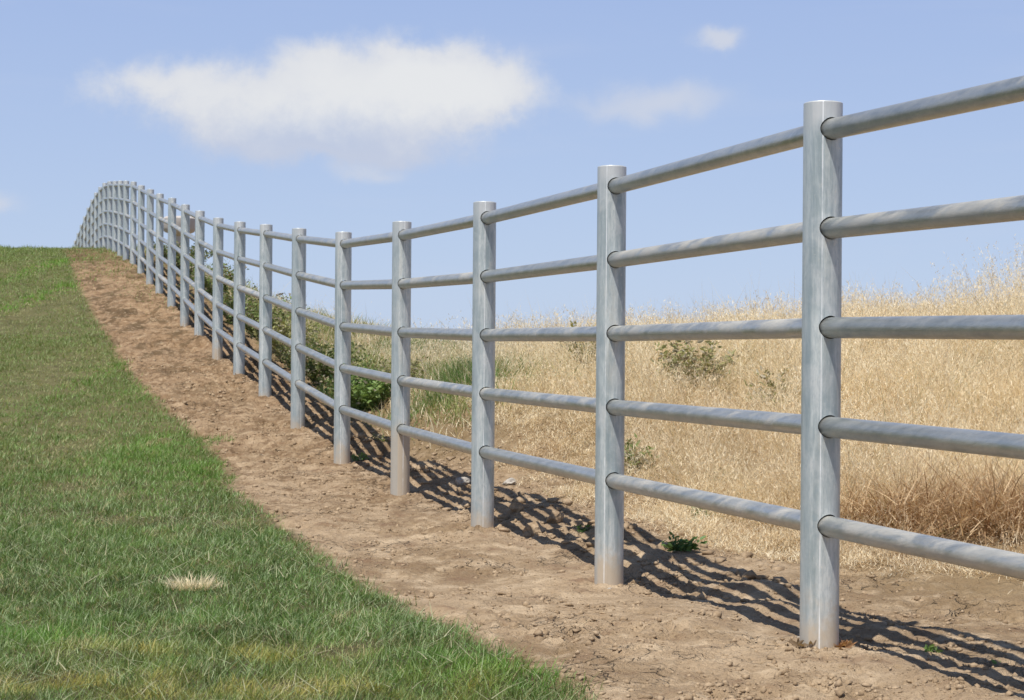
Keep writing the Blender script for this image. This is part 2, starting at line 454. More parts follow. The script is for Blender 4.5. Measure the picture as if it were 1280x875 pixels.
PR = .0567; RR = .0302
def tube_mesh(name, r, z0, z1, thick, seg=64, seam=None, rings=2):
    bm = bmesh.new()
    def ring(rad, z, sm=False):
        vs = []
        for k in range(seg):
            a = 2 * math.pi * k / seg; rr = rad
            if sm and seam is not None:
                d = (a - seam + math.pi) % (2 * math.pi) - math.pi
                rr = rad + .0011 * math.exp(-(d / .045) ** 2)
            vs.append(bm.verts.new((rr * math.cos(a), rr * math.sin(a), z)))
        return vs
    o0 = ring(r, z0, True); o1 = ring(r, z1 - .002, True); o2 = ring(r - .002, z1)
    loops = [o0, o1, o2]
    if thick: 
        i1 = ring(r - thick, z1); i0 = ring(r - thick, z0); loops += [i1, i0, o0]
    for A, B in zip(loops[:-1], loops[1:]):
        for k in range(seg):
            bm.faces.new((A[k], A[(k + 1) % seg], B[(k + 1) % seg], B[k]))
    bmesh.ops.recalc_face_normals(bm, faces=bm.faces)
    me = bpy.data.meshes.new(name); bm.to_mesh(me); bm.free()
    return me

def finish_smooth(me, ang=40):
    me.polygons.foreach_set('use_smooth', np.ones(len(me.polygons), dtype=bool))
    me.set_sharp_from_angle(angle=math.radians(ang)); me.update()

fence = empty('pipe_fence', tuple(P[1, :3]), label='long galvanised steel pipe fence with five rails climbing the hill beside the bare soil strip', cat='fence')
FO = Vector(P[1, :3])
RZ = [.081 + .2866 * k for k in range(5)]        # rail centres below the post top

def post_dir(i, side):
    a = Vector(P[i]); j = i + side
    if not 0 <= j < NP_: j = i - side; s = -1
    else: s = 1
    b_ = Vector(P[j])
    d = Vector((b_[0] - a[0], b_[1] - a[1], b_[3] - a[3])) * s
    return d.normalized()

for i in range(NP_):
    x, y, zg, zt = P[i]
    hgt = zt - zg
    near = 1 <= i <= 8
    seg = 96 if near else 48
    seam = math.radians(-97 + (i * 37 % 23) - 10)
    # local frame: top of every post sits at z = 1.59 so that paint and mud marks fall where they should
    zoff = zt - 1.59
    me = tube_mesh('post', PR, (zg - .35) - zoff, 1.59, .006 if near else .006, seg, seam if i < 8 else None)
    if near:
        ob = bpy.data.objects.new('tmp', me); COL.objects.link(ob)
        cm = bmesh.new()
        for k in range(5):
            for side in (-1, 1):
                d = post_dir(i, side)
                c0 = Vector((0, 0, 1.59 - RZ[k] + .0012))
                rot = d.to_track_quat('Z', 'Y').to_matrix().to_4x4()
                mt = Matrix.Translation(c0 + d * .055) @ rot
                r = bmesh.ops.create_cone(cm, cap_ends=True, segments=40, radius1=RR + .0033, radius2=RR + .0033, depth=.11, matrix=mt)
            # the two cutters of one hole stay apart at the post axis
        cme = bpy.data.meshes.new('tmpc'); cm.to_mesh(cme); cm.free()
        co = bpy.data.objects.new('tmpc', cme); COL.objects.link(co)
        md = ob.modifiers.new('b', 'BOOLEAN'); md.operation = 'DIFFERENCE'; md.solver = 'EXACT'; md.object = co; md.use_self = True
        dg = bpy.context.evaluated_depsgraph_get()
        me2 = bpy.data.meshes.new_from_object(ob.evaluated_get(dg)); me2.name = 'post'
        bpy.data.objects.remove(ob); bpy.data.objects.remove(co)
        me = me2; me.materials.clear()
    finish_smooth(me, 35)
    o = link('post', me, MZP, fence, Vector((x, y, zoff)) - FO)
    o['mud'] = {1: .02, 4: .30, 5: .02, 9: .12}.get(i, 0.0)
    o['seam'] = math.atan2(-y, -x) + [0, 0, -.35, .05, .3, -.2, .4, -.5][i % 8]  # angle of the painted seam highlight, close to the camera direction
    bm = bmesh.new()
    bmesh.ops.create_cone(bm, cap_ends=True, segments=seg, radius1=PR - .0075, radius2=PR - .010, depth=.004, matrix=Matrix.Translation((0, 0, 1.59 + .0005)))
    cme = bpy.data.meshes.new('cap'); bm.to_mesh(cme); bm.free()
    link('cap', cme, MZP, o)

def rail_mesh(a, b_, k, inner=.012):
    """one rail from post axis to post axis, in a local frame with z along the pipe"""
    d = b_ - a; L = d.length
    me = tube_mesh('rail', RR, inner, L - inner, None, 32)
    return me, d
far_parts = []
for bay in range(NP_ - 1):
    for k in range(5):
        a = Vector((P[bay, 0], P[bay, 1], P[bay, 3] - RZ[k])); b_ = Vector((P[bay + 1, 0], P[bay + 1, 1], P[bay + 1, 3] - RZ[k]))
        me, d = rail_mesh(a, b_, k)
        q = d.to_track_quat('Z', 'X')
        if bay < 20:
            finish_smooth(me, 50)
            o = link('rail', me, MZR, fence, a - FO)
            o.rotation_mode = 'QUATERNION'; o.rotation_quaternion = q
        else:
            me.transform(Matrix.Translation(a - FO) @ q.to_matrix().to_4x4()); far_parts.append(me)
bm = bmesh.new()
for me in far_parts: bm.from_mesh(me)
me = bpy.data.meshes.new('rail'); bm.to_mesh(me); bm.free(); finish_smooth(me, 50)
tag(link('rail', me, MZR, fence), kind='stuff')

# ------------------------------------------------------------------ blades (ribbons) as one mesh
def leaf_material(name, rough=.5, trans=.35, spec=.3, tint=(1.25, 1.2, .8)):
    m = bpy.data.materials.new(name); m.use_nodes = True
    t = NT(m.node_tree); b = t.n['Principled BSDF']; out = t.n['Material Output']
    at = t.new('ShaderNodeAttribute', attribute_name='Col')
    c = at.outputs['Color']
    t.l.new(c, b.inputs['Base Color'])
    b.inputs['Roughness'].default_value = rough; b.inputs['Specular IOR Level'].default_value = spec
    tr = t.new('ShaderNodeBsdfTranslucent'); t.l.new(t.mix(1.0, c, tint, 'MULTIPLY'), tr.inputs[0])
    mx = t.new('ShaderNodeMixShader'); mx.inputs[0].default_value = trans
    t.l.new(b.outputs[0], mx.inputs[1]); t.l.new(tr.outputs[0], mx.inputs[2]); t.l.new(mx.outputs[0], out.inputs[0])
    return m

def ribbons(base, heading, length, width, tilt, bend, col, nseg=3, yaw=None, up0=None):
    """curved tapering ribbons. tilt: start angle from vertical, bend: added angle along the blade"""
    N = len(base)
    heading = np.asarray(heading); 
    hx = np.cos(heading); hy = np.sin(heading)
    if yaw is None: yaw = RNG.uniform(0, 2 * np.pi, N)
    sx = np.cos(yaw); sy = np.sin(yaw)
    pos = base.copy(); rows = []
    ws = np.linspace(1, 0, nseg + 1) ** .6
    for s in range(nseg + 1):
        w = width * ws[s] * .5
        if s == nseg: rows.append(pos[:, None, :])
        else:
            off = np.stack([sx * w, sy * w, np.zeros(N)], -1)
            rows.append(np.stack([pos - off, pos + off], 1))
        a = tilt + bend * (s + .5) / nseg
        st = length / nseg
        pos = pos + np.stack([hx * np.sin(a) * st, hy * np.sin(a) * st, np.cos(a) * st], -1)
    V = np.concatenate(rows, 1); nvp = V.shape[1]
    co = V.reshape(-1, 3)
    off = (np.arange(N) * nvp)[:, None]
    quads = []
    for s in range(nseg - 1):
        quads.append(np.array([2 * s, 2 * s + 1, 2 * s + 3, 2 * s + 2]))
    q = np.concatenate([off + k[None, :] for k in quads], 1) if quads else np.zeros((N, 0), int)
    tri = off + np.array([2 * nseg - 2, 2 * nseg - 1, 2 * nseg])[None, :]
    ff = np.concatenate([q, tri], 1).reshape(-1)
    sizes = np.tile(np.array([4] * (nseg - 1) + [3]), N)
    c = np.repeat(col, nvp, 0)
    return co, ff, sizes, c

def merge(parts):
    co = []; ff = []; sz = []; cc = []; n = 0
    for a, b_, s, c in parts:
        co.append(a); ff.append(b_ + n); sz.append(s); cc.append(c); n += len(a)
    return np.concatenate(co), np.concatenate(ff), np.concatenate(sz), np.concatenate(cc)

def lerp(a, b_, f): return a + (b_ - a) * f[:, None]

# --- lawn
patches = []     # (px, py, rx, ry, kind, strength)
for (px, py, rx, ry, kind, st) in [
    (85, 560, .28, .9, 'dry', .75), (95, 610, .20, .35, 'dry', .7), (62, 470, .40, 2.4, 'dry', .85), (150, 655, .14, .18, 'dry', .8), (240, 735, .085, .07, 'straw', 1.15),
    (250, 820, .34, .17, 'yel', .8), (330, 870, .45, .18, 'yel', .8), (120, 860, .4, .16, 'yel', .75), (480, 850, .3, .12, 'yel', .35), (15, 850, .3, .1, 'dry', .4), (225, 790, .16, .06, 'dry', .6), (450, 810, .2, .08, 'dry', .5),
    (58, 370, .26, 4.5, 'lush', 1.2), (66, 330, .26, 4.0, 'lush', 1.1), (120, 470, .3, 3, 'lush', .5), (40, 800, .2, .12, 'lush', .6), (250, 590, .3, .9, 'lush', .5), (640, 840, .35, .3, 'lush', .5),
    (14, 400, .42, 5.0, 'dry', .85), (300, 660, .3, .25, 'dry', .25), (110, 520, .16, 1.2, 'dry', .6), (30, 500, .3, 2, 'dry', .35), (560, 860, .15, .06, 'yel', .5), (20, 335, .45, 2.5, 'dry', .5), (190, 560, .35, 1.6, 'lush', .5), (160, 500, .3, 2, 'lush', .5)]:
    X, Y = hit(px, py); patches.append((X, Y, rx, ry, kind, st))
def pmask(X, Y, kind):
    m = np.zeros(len(X))
    for (cx, cy, rx, ry, k, st) in patches:
        if k == kind:
            d = ((X - cx) / rx) ** 2 + ((Y - cy) / ry) ** 2
            m = np.maximum(m, st * np.exp(-d * .9))
    return m

def in_view(X, Y, m=1.0):
    return (X > -(640 / F) * Y - m) & (X < (640 / F) * Y + m)

def build_lawn():
    parts = []
    bands = [(2.6, 4.2, 1800, 1.3), (4.2, 6.2, 19000, .6), (6.2, 9, 12000, .6), (9, 14, 5200, .7), (14, 22, 2300, .8), (22, 34, 950, 1.2), (34, 50, 700, 1.6)]
    for (y0, y1, dens, marg) in bands:
        tl = -3.2 if y0 < 9 else -4.0
        xs0 = min(Xf(y0), Xf(y1)) + tl - 1; xs1 = max(Xf(y0), Xf(y1)) + .2
        n = int((xs1 - xs0) * (y1 - y0) * dens)
        X = RNG.uniform(xs0, xs1, n); Y = RNG.uniform(y0, y1, n)
        k = in_view(X, Y, marg); X = X[k]; Y = Y[k]
        t = X - Xf(Y)
        e = lawn_edge(Y) + .11 * fbm(X / .3, Y / .3, 3, 91) + .06 * pn(X / .06, Y / .06, 95)
        inside = RNG.random(len(X)) < sst(e - t, -.03, .09)
        tong = (np.abs(Y - tongue[1] - (X - tongue[0]) * -.15) < .17 + .08 * pn(X / .2, Y / .2, 6)) & (X < tongue[0] + .20) & (X > tongue[0] - .6)
        inside |= tong & (RNG.random(len(X)) < .8)
        # sparse grass creeping over the hill crest soil
        inside |= (t > e) & (t < 1.0) & (RNG.random(len(X)) < .42 * sst(Y + 6 * pn(X / 1.5, Y / 4, 5), 24, 42))
        X = X[inside]; Y = Y[inside]; t = t[inside]
        n = len(X)
        dry = pmask(X, Y, 'dry'); straw = pmask(X, Y, 'straw'); yel = pmask(X, Y, 'yel'); lush = pmask(X, Y, 'lush')
        nz = fbm(X / .35, Y / .6, 3, 15); nz2 = fbm(X / .12, Y / .16, 2, 25)
        dry = np.clip(dry * (1.0 + 1.6 * nz) + .9 * sst(nz, .28, .55), 0, 1)
        keep = RNG.random(n) > dry * .25
        sc = (np.clip(Y, 4.2, 50) / 4.6)
        # tufts: blades lean away from tuft centres
        gx = pn(X / .16, Y / .16, 33); gy = pn(X / .16, Y / .16, 34)
        hd = np.arctan2(gy + .35 * pn(X, Y, 3), gx + .25) + RNG.normal(0, 1.5, n)
        mag = np.hypot(gx, gy)
        tilt = np.clip(RNG.normal(.40, .42, n) + mag * .6, .0, 1.45)
        bend = RNG.uniform(.1, 1.1, n)
        L = RNG.uniform(.024, .056, n) * (1 + .5 * np.clip(nz2 + .2, -.5, 1)) * (1 - .45 * np.clip(dry, 0, 1)) * (1 + .45 * lush) * (1 + 1.0 * sst(pn(X / .35, Y / 1.5, 404), .2, .5) * sst(Y, 30, 38)) * (1 + .12 * sst(Y, 9, 30)) * (1 - .3 * np.clip(straw, 0, 1) )
        W = RNG.uniform(.0015, .0029, n) * sc ** .75
        g1 = np.array([.060, .118, .026]); g2 = np.array([.165, .275, .068]); g3 = np.array([.46, .56, .31])
        r = RNG.random(n)
        c = lerp(np.tile(g1, (n, 1)), g2, np.clip(r * 1.1 + nz * .6, 0, 1))
        c = c * (1 + .55 * fbm(X / .22, Y / .5, 3, 615))[:, None]
        pale = (RNG.random(n) < .26).astype(float)
        c = lerp(c, g3, pale * RNG.uniform(.4, 1, n))
        c = lerp(c, np.array([.15, .36, .03]), np.clip(lush, 0, 1) * .85)
        c = lerp(c, np.array([.50, .44, .13]), np.clip(yel * (.75 + 2.2 * nz2 + 1.5 * nz), 0, 1) * (RNG.random(n) < .8) * .9)
        dcol = lerp(np.tile(np.array([.36, .32, .15]), (n, 1)), np.array([.64, .56, .33]), RNG.random(n))
        isdry = RNG.random(n) < (.05 + .75 * dry)
        c = np.where(isdry[:, None], lerp(c, dcol, np.full(n, .8)), c)
        iss = RNG.random(n) < straw * 1.1
        c = np.where(iss[:, None], np.array([.74, .63, .44]) * RNG.uniform(.75, 1.1, n)[:, None], c)
        c = lerp(c, np.array([.27, .33, .10]), sst(Y, 7, 20) * .45 * (1 - np.clip(lush, 0, 1)))
        base = np.stack([X, Y, H(X, Y) - .006], -1)
        k = keep
        # ribbons face mostly the sky or sideways at random
        parts.append(ribbons(base[k], hd[k], L[k], W[k], tilt[k], bend[k], c[k], 3))
    # long thatch blades lying across the turf
    n = 5200
    Y = RNG.uniform(4.2, 9.5, n); X = RNG.uniform(-3.5, .6, n); k = in_view(X, Y, .5) & (X - Xf(Y) < lawn_edge(Y) - .05); X = X[k]; Y = Y[k]; n = len(X)
    c = lerp(np.tile(np.array([.24, .31, .15]), (n, 1)), np.array([.50, .46, .30]), RNG.random(n) ** 1.5)
    parts.append(ribbons(np.stack([X, Y, H(X, Y) + RNG.uniform(.012, .035, n)], -1), RNG.uniform(0, 6.28, n), RNG.uniform(.05, .12, n), RNG.uniform(.002, .004, n), RNG.uniform(.9, 1.5, n), RNG.uniform(-.1, .5, n), c, 3))
    co, ff, sz, cc = merge(parts)
    me = np_mesh('lawn_grass', co, ff, sz, cc)
    o = link('lawn_grass', me, leaf_material('grass_blade', .5, .28, .3, (1.35, 1.2, .6)))
    tag(o, 'short green lawn grass with dry and yellow patches left of the bare soil', 'grass', kind='stuff')
build_lawn()

# --- straw field beyond the fence
def straw_start(Y):
    return np.interp(Y, [5, 7, 7.6, 8, 10, 13, 16, 24, 40], [1.7, 1.5, .95, .72, .66, .95, 1.15, .9, .6])

MSTRAW = leaf_material('straw', .6, .40, .25, (1.12, 1.04, .88))
def straw_col(n, a=0.0):
    c = lerp(np.tile(np.array([.78, .645, .41]), (n, 1)), np.array([.97, .885, .67]), np.clip(RNG.random(n) + a, 0, 1))
    br = RNG.random(n) < .14
    return np.where(br[:, None], c * np.array([.62, .52, .42]), c)

def build_straw():
    parts = []
    bands = [(6.2, 9.5, 4200, .8), (9.5, 12.5, 2700, .8), (12.5, 16, 1800, .9), (16, 20, 1100, 1.0), (20, 30, 170, 1.0), (30, 46, 90, 1.0)]
    hollows = [(*hit(1225, 690, 6.3), .50, .5), (*hit(1300, 690, 6.2), .35, .5), (*hit(1110, 680, 6.5), .26, .3), (*hit(960, 670, 7), .14, .14)]
    for (y0, y1, dens, marg) in bands:
        xs0 = min(Xf(y0), Xf(y1)); xs1 = (640 / F) * y1 + marg
        n = int((xs1 - xs0) * (y1 - y0) * dens)
        X = RNG.uniform(xs0, xs1, n); Y = RNG.uniform(y0, y1, n)
        t = X - Xf(Y); e = straw_start(Y) + .25 * fbm(X / .6, Y / .6, 3, 71)
        k = in_view(X, Y, marg) & (RNG.random(n) < sst(t - e, -.12, .3)); X = X[k]; Y = Y[k]; t = t[k]; e = e[k]; n = len(X)
        d = sst(t - e, 0, 1.3)
        px = X / Y * F + 640
        hol = np.zeros(n)
        for hx_, hy_, ra, rb in hollows: hol = np.maximum(hol, np.exp(-(((X - hx_) / ra) ** 2 + ((Y - hy_) / rb) ** 2)))
        k = RNG.random(n) > hol * 1.25 - .1; X = X[k]; Y = Y[k]; d = d[k]; px = px[k]; hol = hol[k]; n = len(X)
        # fewer straw stalks where green weeds hold the ground
        green = sst(Y, 12.5, 15) * (1 - sst(px, 560, 640)) * .82
        k = RNG.random(n) > green; X = X[k]; Y = Y[k]; d = d[k]; hol = hol[k]; n = len(X)
        nz = fbm(X / .5, Y / .5, 3, 72); gx = pn(X / .3, Y / .3, 73); gy = pn(X / .3, Y / .3, 74)
        hd = np.arctan2(gy - .25, gx - .1) + RNG.normal(0, .8, n)
        hum = fbm(X / .42, Y / .55, 3, 272)
        L = (.10 + .30 * d) * RNG.uniform(.6, 1.35, n) * np.clip(1 + .5 * nz + 1.2 * hum, .25, 2.2)
        tilt = np.clip(RNG.normal(1.2 - .5 * d, .4, n), .03, 1.5); bend = RNG.uniform(.1, 1.6, n)
        W = RNG.uniform(.0016, .0036, n) * (np.clip(Y, 7, 40) / 8) ** .6
        L = L * (1 - .55 * hol)
        c = straw_col(n, .15 * d + nz * .5)
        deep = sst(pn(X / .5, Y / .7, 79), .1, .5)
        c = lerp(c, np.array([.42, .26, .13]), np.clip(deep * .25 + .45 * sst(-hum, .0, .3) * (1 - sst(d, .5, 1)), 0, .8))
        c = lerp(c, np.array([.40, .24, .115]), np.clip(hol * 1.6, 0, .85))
        grey = sst(Y, 8, 9.5) * (1 - sst(Y, 11.5, 14)) * (1 - sst(X - Xf(Y), 1.6, 2.8)) * sst(fbm(X / .25, Y / .4, 3, 640), -.3, .3)
        c = lerp(c, np.array([.42, .34, .25]), grey * .4)
        g = (RNG.random(n) < .05 + .12 * sst(pn(X / .8, Y / .9, 99), .05, .4)).astype(float)
        c = lerp(c, np.array([.28, .27, .10]), g * .8)
        z = H(X, Y)
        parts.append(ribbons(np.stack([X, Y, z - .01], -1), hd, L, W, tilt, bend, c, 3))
        # fluffy awns and husks carried in the upper half of the stand
        m = int(n * 2.9); i = np.where(RNG.random(m) < .62, np.minimum(RNG.integers(0, max(n // 14, 1), m) * 14, n - 1), RNG.integers(0, n, m))
        hgt = (.03 + .25 * d[i]) * RNG.uniform(.2, 1.12, m) * np.clip(1 + .35 * nz[i] + 1.3 * hum[i], .15, 2.3)
        bx = X[i] + RNG.normal(0, .036, m); by = Y[i] + RNG.normal(0, .036, m)
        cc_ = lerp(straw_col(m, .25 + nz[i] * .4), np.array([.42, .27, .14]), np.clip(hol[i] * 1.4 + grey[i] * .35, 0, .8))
        parts.append(ribbons(np.stack([bx, by, H(bx, by) + hgt], -1), RNG.uniform(0, 6.28, m), RNG.uniform(.014, .042, m), RNG.uniform(.0024, .0048, m) * (by / 9) ** .55,
                             RNG.uniform(.0, 2.4, m), RNG.uniform(-.6, 1.1, m), cc_, 2))
    # plumes that stand above the ridge
    n = 5200
    Y = RNG.uniform(12.5, 18.5, n); X = RNG.uniform(-2.5, 6.5, n)
    w = sst(pn(X / .45, Y / 2.5, 88), -.35, .3)
    k = in_view(X, Y, .8) & (RNG.random(n) < .12 + .88 * w) & (X - Xf(Y) > 1.3) & ((X / Y * F + 640 > 470) | (RNG.random(n) < .2)); X = X[k]; Y = Y[k]; n = len(X)
    tall = 1 + .55 * sst(X / Y * F + 640, 1150, 1260)
    L = RNG.uniform(.26, .56, n) * tall
    z = H(X, Y); hd = RNG.uniform(0, 6.28, n); tl = RNG.uniform(.02, .3, n); bd = RNG.uniform(.1, .6, n)
    parts.append(ribbons(np.stack([X, Y, z], -1), hd, L, np.full(n, .0034), tl, bd, straw_col(n, .1), 4))
    rep = 26; i = np.repeat(np.arange(n), rep); u = RNG.uniform(.55, 1.02, n * rep)
    ang = tl[i] + bd[i] * u * .5; r = L[i] * u
    bx = X[i] + np.cos(hd[i]) * np.sin(ang) * r + RNG.normal(0, .012, len(i)); by = Y[i] + np.sin(hd[i]) * np.sin(ang) * r + RNG.normal(0, .012, len(i)); bz = z[i] + np.cos(ang) * r
    parts.append(ribbons(np.stack([bx, by, bz], -1), RNG.uniform(0, 6.28, len(i)), RNG.uniform(.012, .034, len(i)), RNG.uniform(.003, .0062, len(i)), RNG.uniform(.1, 1.2, len(i)), RNG.uniform(0, .5, len(i)), straw_col(len(i), .2), 2))
    co, ff, sz, cc = merge(parts)
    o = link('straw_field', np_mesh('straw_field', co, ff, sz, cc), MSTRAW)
    tag(o, 'golden dry grass with feathery seed heads covering the bank beyond the fence', 'dry grass', kind='stuff')
build_straw()

def build_litter():
    """straw bits lying on bare soil along the field edge and around the posts"""
    n = 9000
    Y = RNG.uniform(4.4, 16, n); X = RNG.uniform(-3, 4.5, n); t = X - Xf(Y)
    e = straw_start(Y)
    pr = np.exp(-np.clip(e - t, 0, 9) / .20) * .9 + .018
    k = (t > -1.0) & (t < e + .5) & (RNG.random(n) < pr) & in_view(X, Y, .5); X = X[k]; Y = Y[k]; n = len(X)
    parts = [ribbons(np.stack([X, Y, H(X, Y) + .004], -1), RNG.uniform(0, 6.28, n), RNG.uniform(.03, .16, n), RNG.uniform(.0015, .0035, n), RNG.uniform(1.25, 1.56, n), RNG.uniform(-.15, .3, n), straw_col(n, .3), 3)]
    co, ff, sz, cc = merge(parts)
    tag(link('straw_litter', np_mesh('straw_litter', co, ff, sz, cc), MSTRAW), 'loose straw scraps scattered over the bare soil under the fence', 'straw', kind='stuff')
build_litter()

# --- green grass and creeping growth in the dip beyond the fence
MGREEN = leaf_material('green_blade', .5, .35, .3)
def build_verge():
    parts = []
    spots = [(545, 470, .9, 1.0, 9000, .12), (470, 492, 1.0, .8, 7000, .07), (560, 495, .5, .5, 3000, .07), (520, 440, .9, 1.4, 3500, .14), (430, 500, .6, .8, 800, .06), (590, 480, .30, .7, 4500, .20)]
    for (px, py, rx, ry, cnt, L0) in spots:
        cx, cy = hit(px, py, 9.0)
        X = cx + RNG.normal(0, rx * .5, cnt); Y = cy + RNG.normal(0, ry * .5, cnt)
        k = (X - Xf(Y) > .45); X = X[k]; Y = Y[k]; n = len(X)
        c = lerp(np.tile(np.array([.085, .17, .04]), (n, 1)), np.array([.20, .31, .09]), RNG.random(n))
        c = np.where((RNG.random(n) < .25)[:, None], straw_col(n) * .7, c)
        parts.append(ribbons(np.stack([X, Y, H(X, Y) - .005], -1), RNG.uniform(0, 6.28, n), L0 * RNG.uniform(.5, 1.4, n), RNG.uniform(.004, .008, n), RNG.uniform(0, .7, n), RNG.uniform(.1, 1.0, n), c, 3))
    # rough mixed growth following the fence up the hill
    n = 60000
    Y = RNG.uniform(13, 46, n); t = RNG.gamma(2.0, .8, n) + .55
    X = Xf(Y) + t
    k = in_view(X, Y, .6); X = X[k]; Y = Y[k]; t = t[k]; n = len(X)
    nz = fbm(X / .7, Y / 1.2, 3, 55)
    grn = sst(nz, -.12, .2) * (1 - .5 * sst(t, 2.2, 4.5))
    c = straw_col(n) * .85
    cg = lerp(np.tile(np.array([.13, .19, .05]), (n, 1)), np.array([.36, .39, .15]), RNG.random(n))
    c = lerp(c, cg, (RNG.random(n) < grn * .9).astype(float))
    L = RNG.uniform(.08, .26, n) * (1 + .9 * nz) * sst(t, .4, 1.0)
    parts.append(ribbons(np.stack([X, Y, H(X, Y) - .01], -1), RNG.uniform(0, 6.28, n), L, RNG.uniform(.005, .011, n) * (Y / 16) ** .5, RNG.uniform(0, .9, n), RNG.uniform(.1, 1.2, n), c, 3))
    co, ff, sz, cc = merge(parts)
    tag(link('verge_grass', np_mesh('verge_grass', co, ff, sz, cc), MGREEN), 'mixed green and brown rough grass in the dip behind the fence posts', 'grass', kind='stuff')
build_verge()

# ------------------------------------------------------------------ weeds: each plant is a thing of stems and leaves
MLEAF = leaf_material('weed_leaf', .5, .3, .35)
MSTEM = leaf_material('weed_stem', .6, .1, .2)
def leaves_mesh(pts, dirs, size, col, asp=.42):
    n = len(pts)
    d = dirs / np.linalg.norm(dirs, axis=1)[:, None]
    r = RNG.normal(0, 1, (n, 3)); s = np.cross(d, r); s /= np.linalg.norm(s, axis=1)[:, None] + 1e-9
    nn = np.cross(d, s)
    L = size[:, None]; Wd = L * asp
    a = pts; b_ = pts + d * L * .35 + s * Wd * .5 + nn * L * .05; b2 = pts + d * L * .35 - s * Wd * .5 + nn * L * .05
    c_ = pts + d * L * .72 + s * Wd * .38 - nn * L * .02; c2 = pts + d * L * .72 - s * Wd * .38 - nn * L * .02; e = pts + d * L - nn * L * .1
    V = np.stack([a, b_, c_, e, c2, b2], 1).reshape(-1, 3)
    off = (np.arange(n) * 6)[:, None]
    f = np.concatenate([off + np.array([0, 1, 2, 3]), off + np.array([0, 3, 4, 5])], 1).reshape(-1)
    return V, f, np.full(2 * n, 4), np.repeat(col, 6, 0)

def weed(name, x, y, h, r, stems, lps, leaf, c1, c2, label, cat='weed', upright=.6, group=None, dryf=0.0):
    z = float(H(x, y))
    root = empty(name, (x, y, z), label=label, cat=cat, group=group)
    sp = []; P_ = []; D_ = []
    for s in range(stems):
        a = random.uniform(0, 6.283); tl = random.uniform(0, 1.0) * (1.35 - upright) ; ln = h * random.uniform(.6, 1.1); bd = random.uniform(0, .5)
        b0 = np.array([[math.cos(a) * r * .22 * random.random(), math.sin(a) * r * .22 * random.random(), -.02]])
        reach = min(1.3, tl + math.atan2(r, h) * random.uniform(.1, .9))
        sp.append(ribbons(b0, np.array([a]), np.array([ln]), np.array([.005 + h * .008]), np.array([reach * .5]), np.array([reach * .8 + bd * .3]), np.array([np.array(c1) * 1.3]), 4))
        for k in range(lps):
            u = random.uniform(.15, 1.0); ang = reach * .5 + reach * .8 * u * .5; q = ln * u
            p = b0[0] + np.array([math.cos(a) * math.sin(ang) * q, math.sin(a) * math.sin(ang) * q, math.cos(ang) * q])
            P_.append(p + np.random.default_rng(s * 97 + k).normal(0, leaf * .35, 3)); aa = random.uniform(0, 6.283); D_.append((math.cos(aa), math.sin(aa), random.uniform(-.2, 1.1)))
    P_ = np.array(P_); D_ = np.array(D_); n = len(P_); P_[:, 2] = np.maximum(P_[:, 2], .004)
    col = lerp(np.tile(np.array(c1), (n, 1)), np.array(c2), RNG.random(n))
    col = np.where((RNG.random(n) < dryf)[:, None], straw_col(n) * .42, col)
    V, f, sz, cc = leaves_mesh(P_, D_, leaf * RNG.uniform(.6, 1.3, n), col)
    link('foliage', np_mesh('foliage', V, f, sz, cc), MLEAF, root)
    V, f, sz, cc = merge(sp)
    link('stems', np_mesh('stems', V, f, sz, cc), MSTEM, root)
    return root

DG = (.09, .14, .045); MG = (.12, .22, .055); LG = (.24, .34, .11); OL = (.19, .21, .07); OL2 = (.38, .36, .16); GR = (.16, .19, .12)
def at(px, py, y0=5.6): return hit(px, py, y0)
X, Y = at(852, 690, 7.4); weed('leafy_weed', X, Y, .085, .11, 16, 15, .030, DG, MG, 'small dark green leafy weed in the fence shadow beside the second nearest post')
X, Y = at(872, 668, 7.6); weed('leafy_weed', X + .05, Y + .35, .10, .06, 9, 10, .035, DG, MG, 'dark green sprig poking from the straw edge below the lowest rail')
X, Y = at(870, 500, 8.0); weed('bushy_weed', X, Y, .46, .36, 60, 30, .045, OL, OL2, 'olive green pointed weed standing in the golden straw between the two nearest posts', dryf=.35, upright=.9)
X, Y = at(985, 520, 8.0); weed('bushy_weed', X, Y, .32, .26, 34, 26, .040, OL, OL2, 'low olive weed in the straw just left of the nearest post', dryf=.45)
X, Y = at(735, 470, 9.0); weed('bushy_weed', X, Y, .44, .22, 34, 26, .042, OL, OL2, 'tall olive weed in the straw left of the second nearest post', dryf=.4, upright=.9)
X, Y = at(790, 590, 8.0); weed('bushy_weed', X, Y, .20, .16, 26, 22, .035, OL, LG, 'small green weed in the straw right of the second nearest post', dryf=.4)
X, Y = at(905, 600, 8.0); weed('bushy_weed', X, Y, .10, .16, 14, 16, .030, GR, OL2, 'greyish green weed in the straw between two lower rails', dryf=.4)
X, Y = at(728, 660, 7.6); weed('leafy_weed', X, Y, .05, .05, 7, 8, .022, DG, MG, 'tiny green sprout by soil clods left of the second nearest post')
X, Y = at(447, 577, 11.0); weed('leafy_weed', X, Y + .05, .07, .10, 14, 12, .026, MG, LG, 'small green weed at the foot of the fifth nearest post', dryf=.2)
X, Y = at(470, 560, 11.0); weed('leafy_weed', X + .03, Y + .2, .09, .16, 18, 13, .028, MG, OL2, 'spreading green weed in shadow between the fourth and fifth nearest posts', dryf=.25)
X, Y = at(1165, 815, 4.6); weed('grass_sprig', X, Y, .03, .03, 6, 4, .022, MG, LG, 'tiny green grass sprig in the rail shadow right of the nearest post', cat='sprig')
X, Y = at(1248, 828, 4.6); weed('grass_sprig', X, Y, .02, .04, 5, 4, .018, MG, LG, 'tiny green sprig in the rail shadow at the right edge', cat='sprig')
X, Y = at(1040, 812, 4.6)
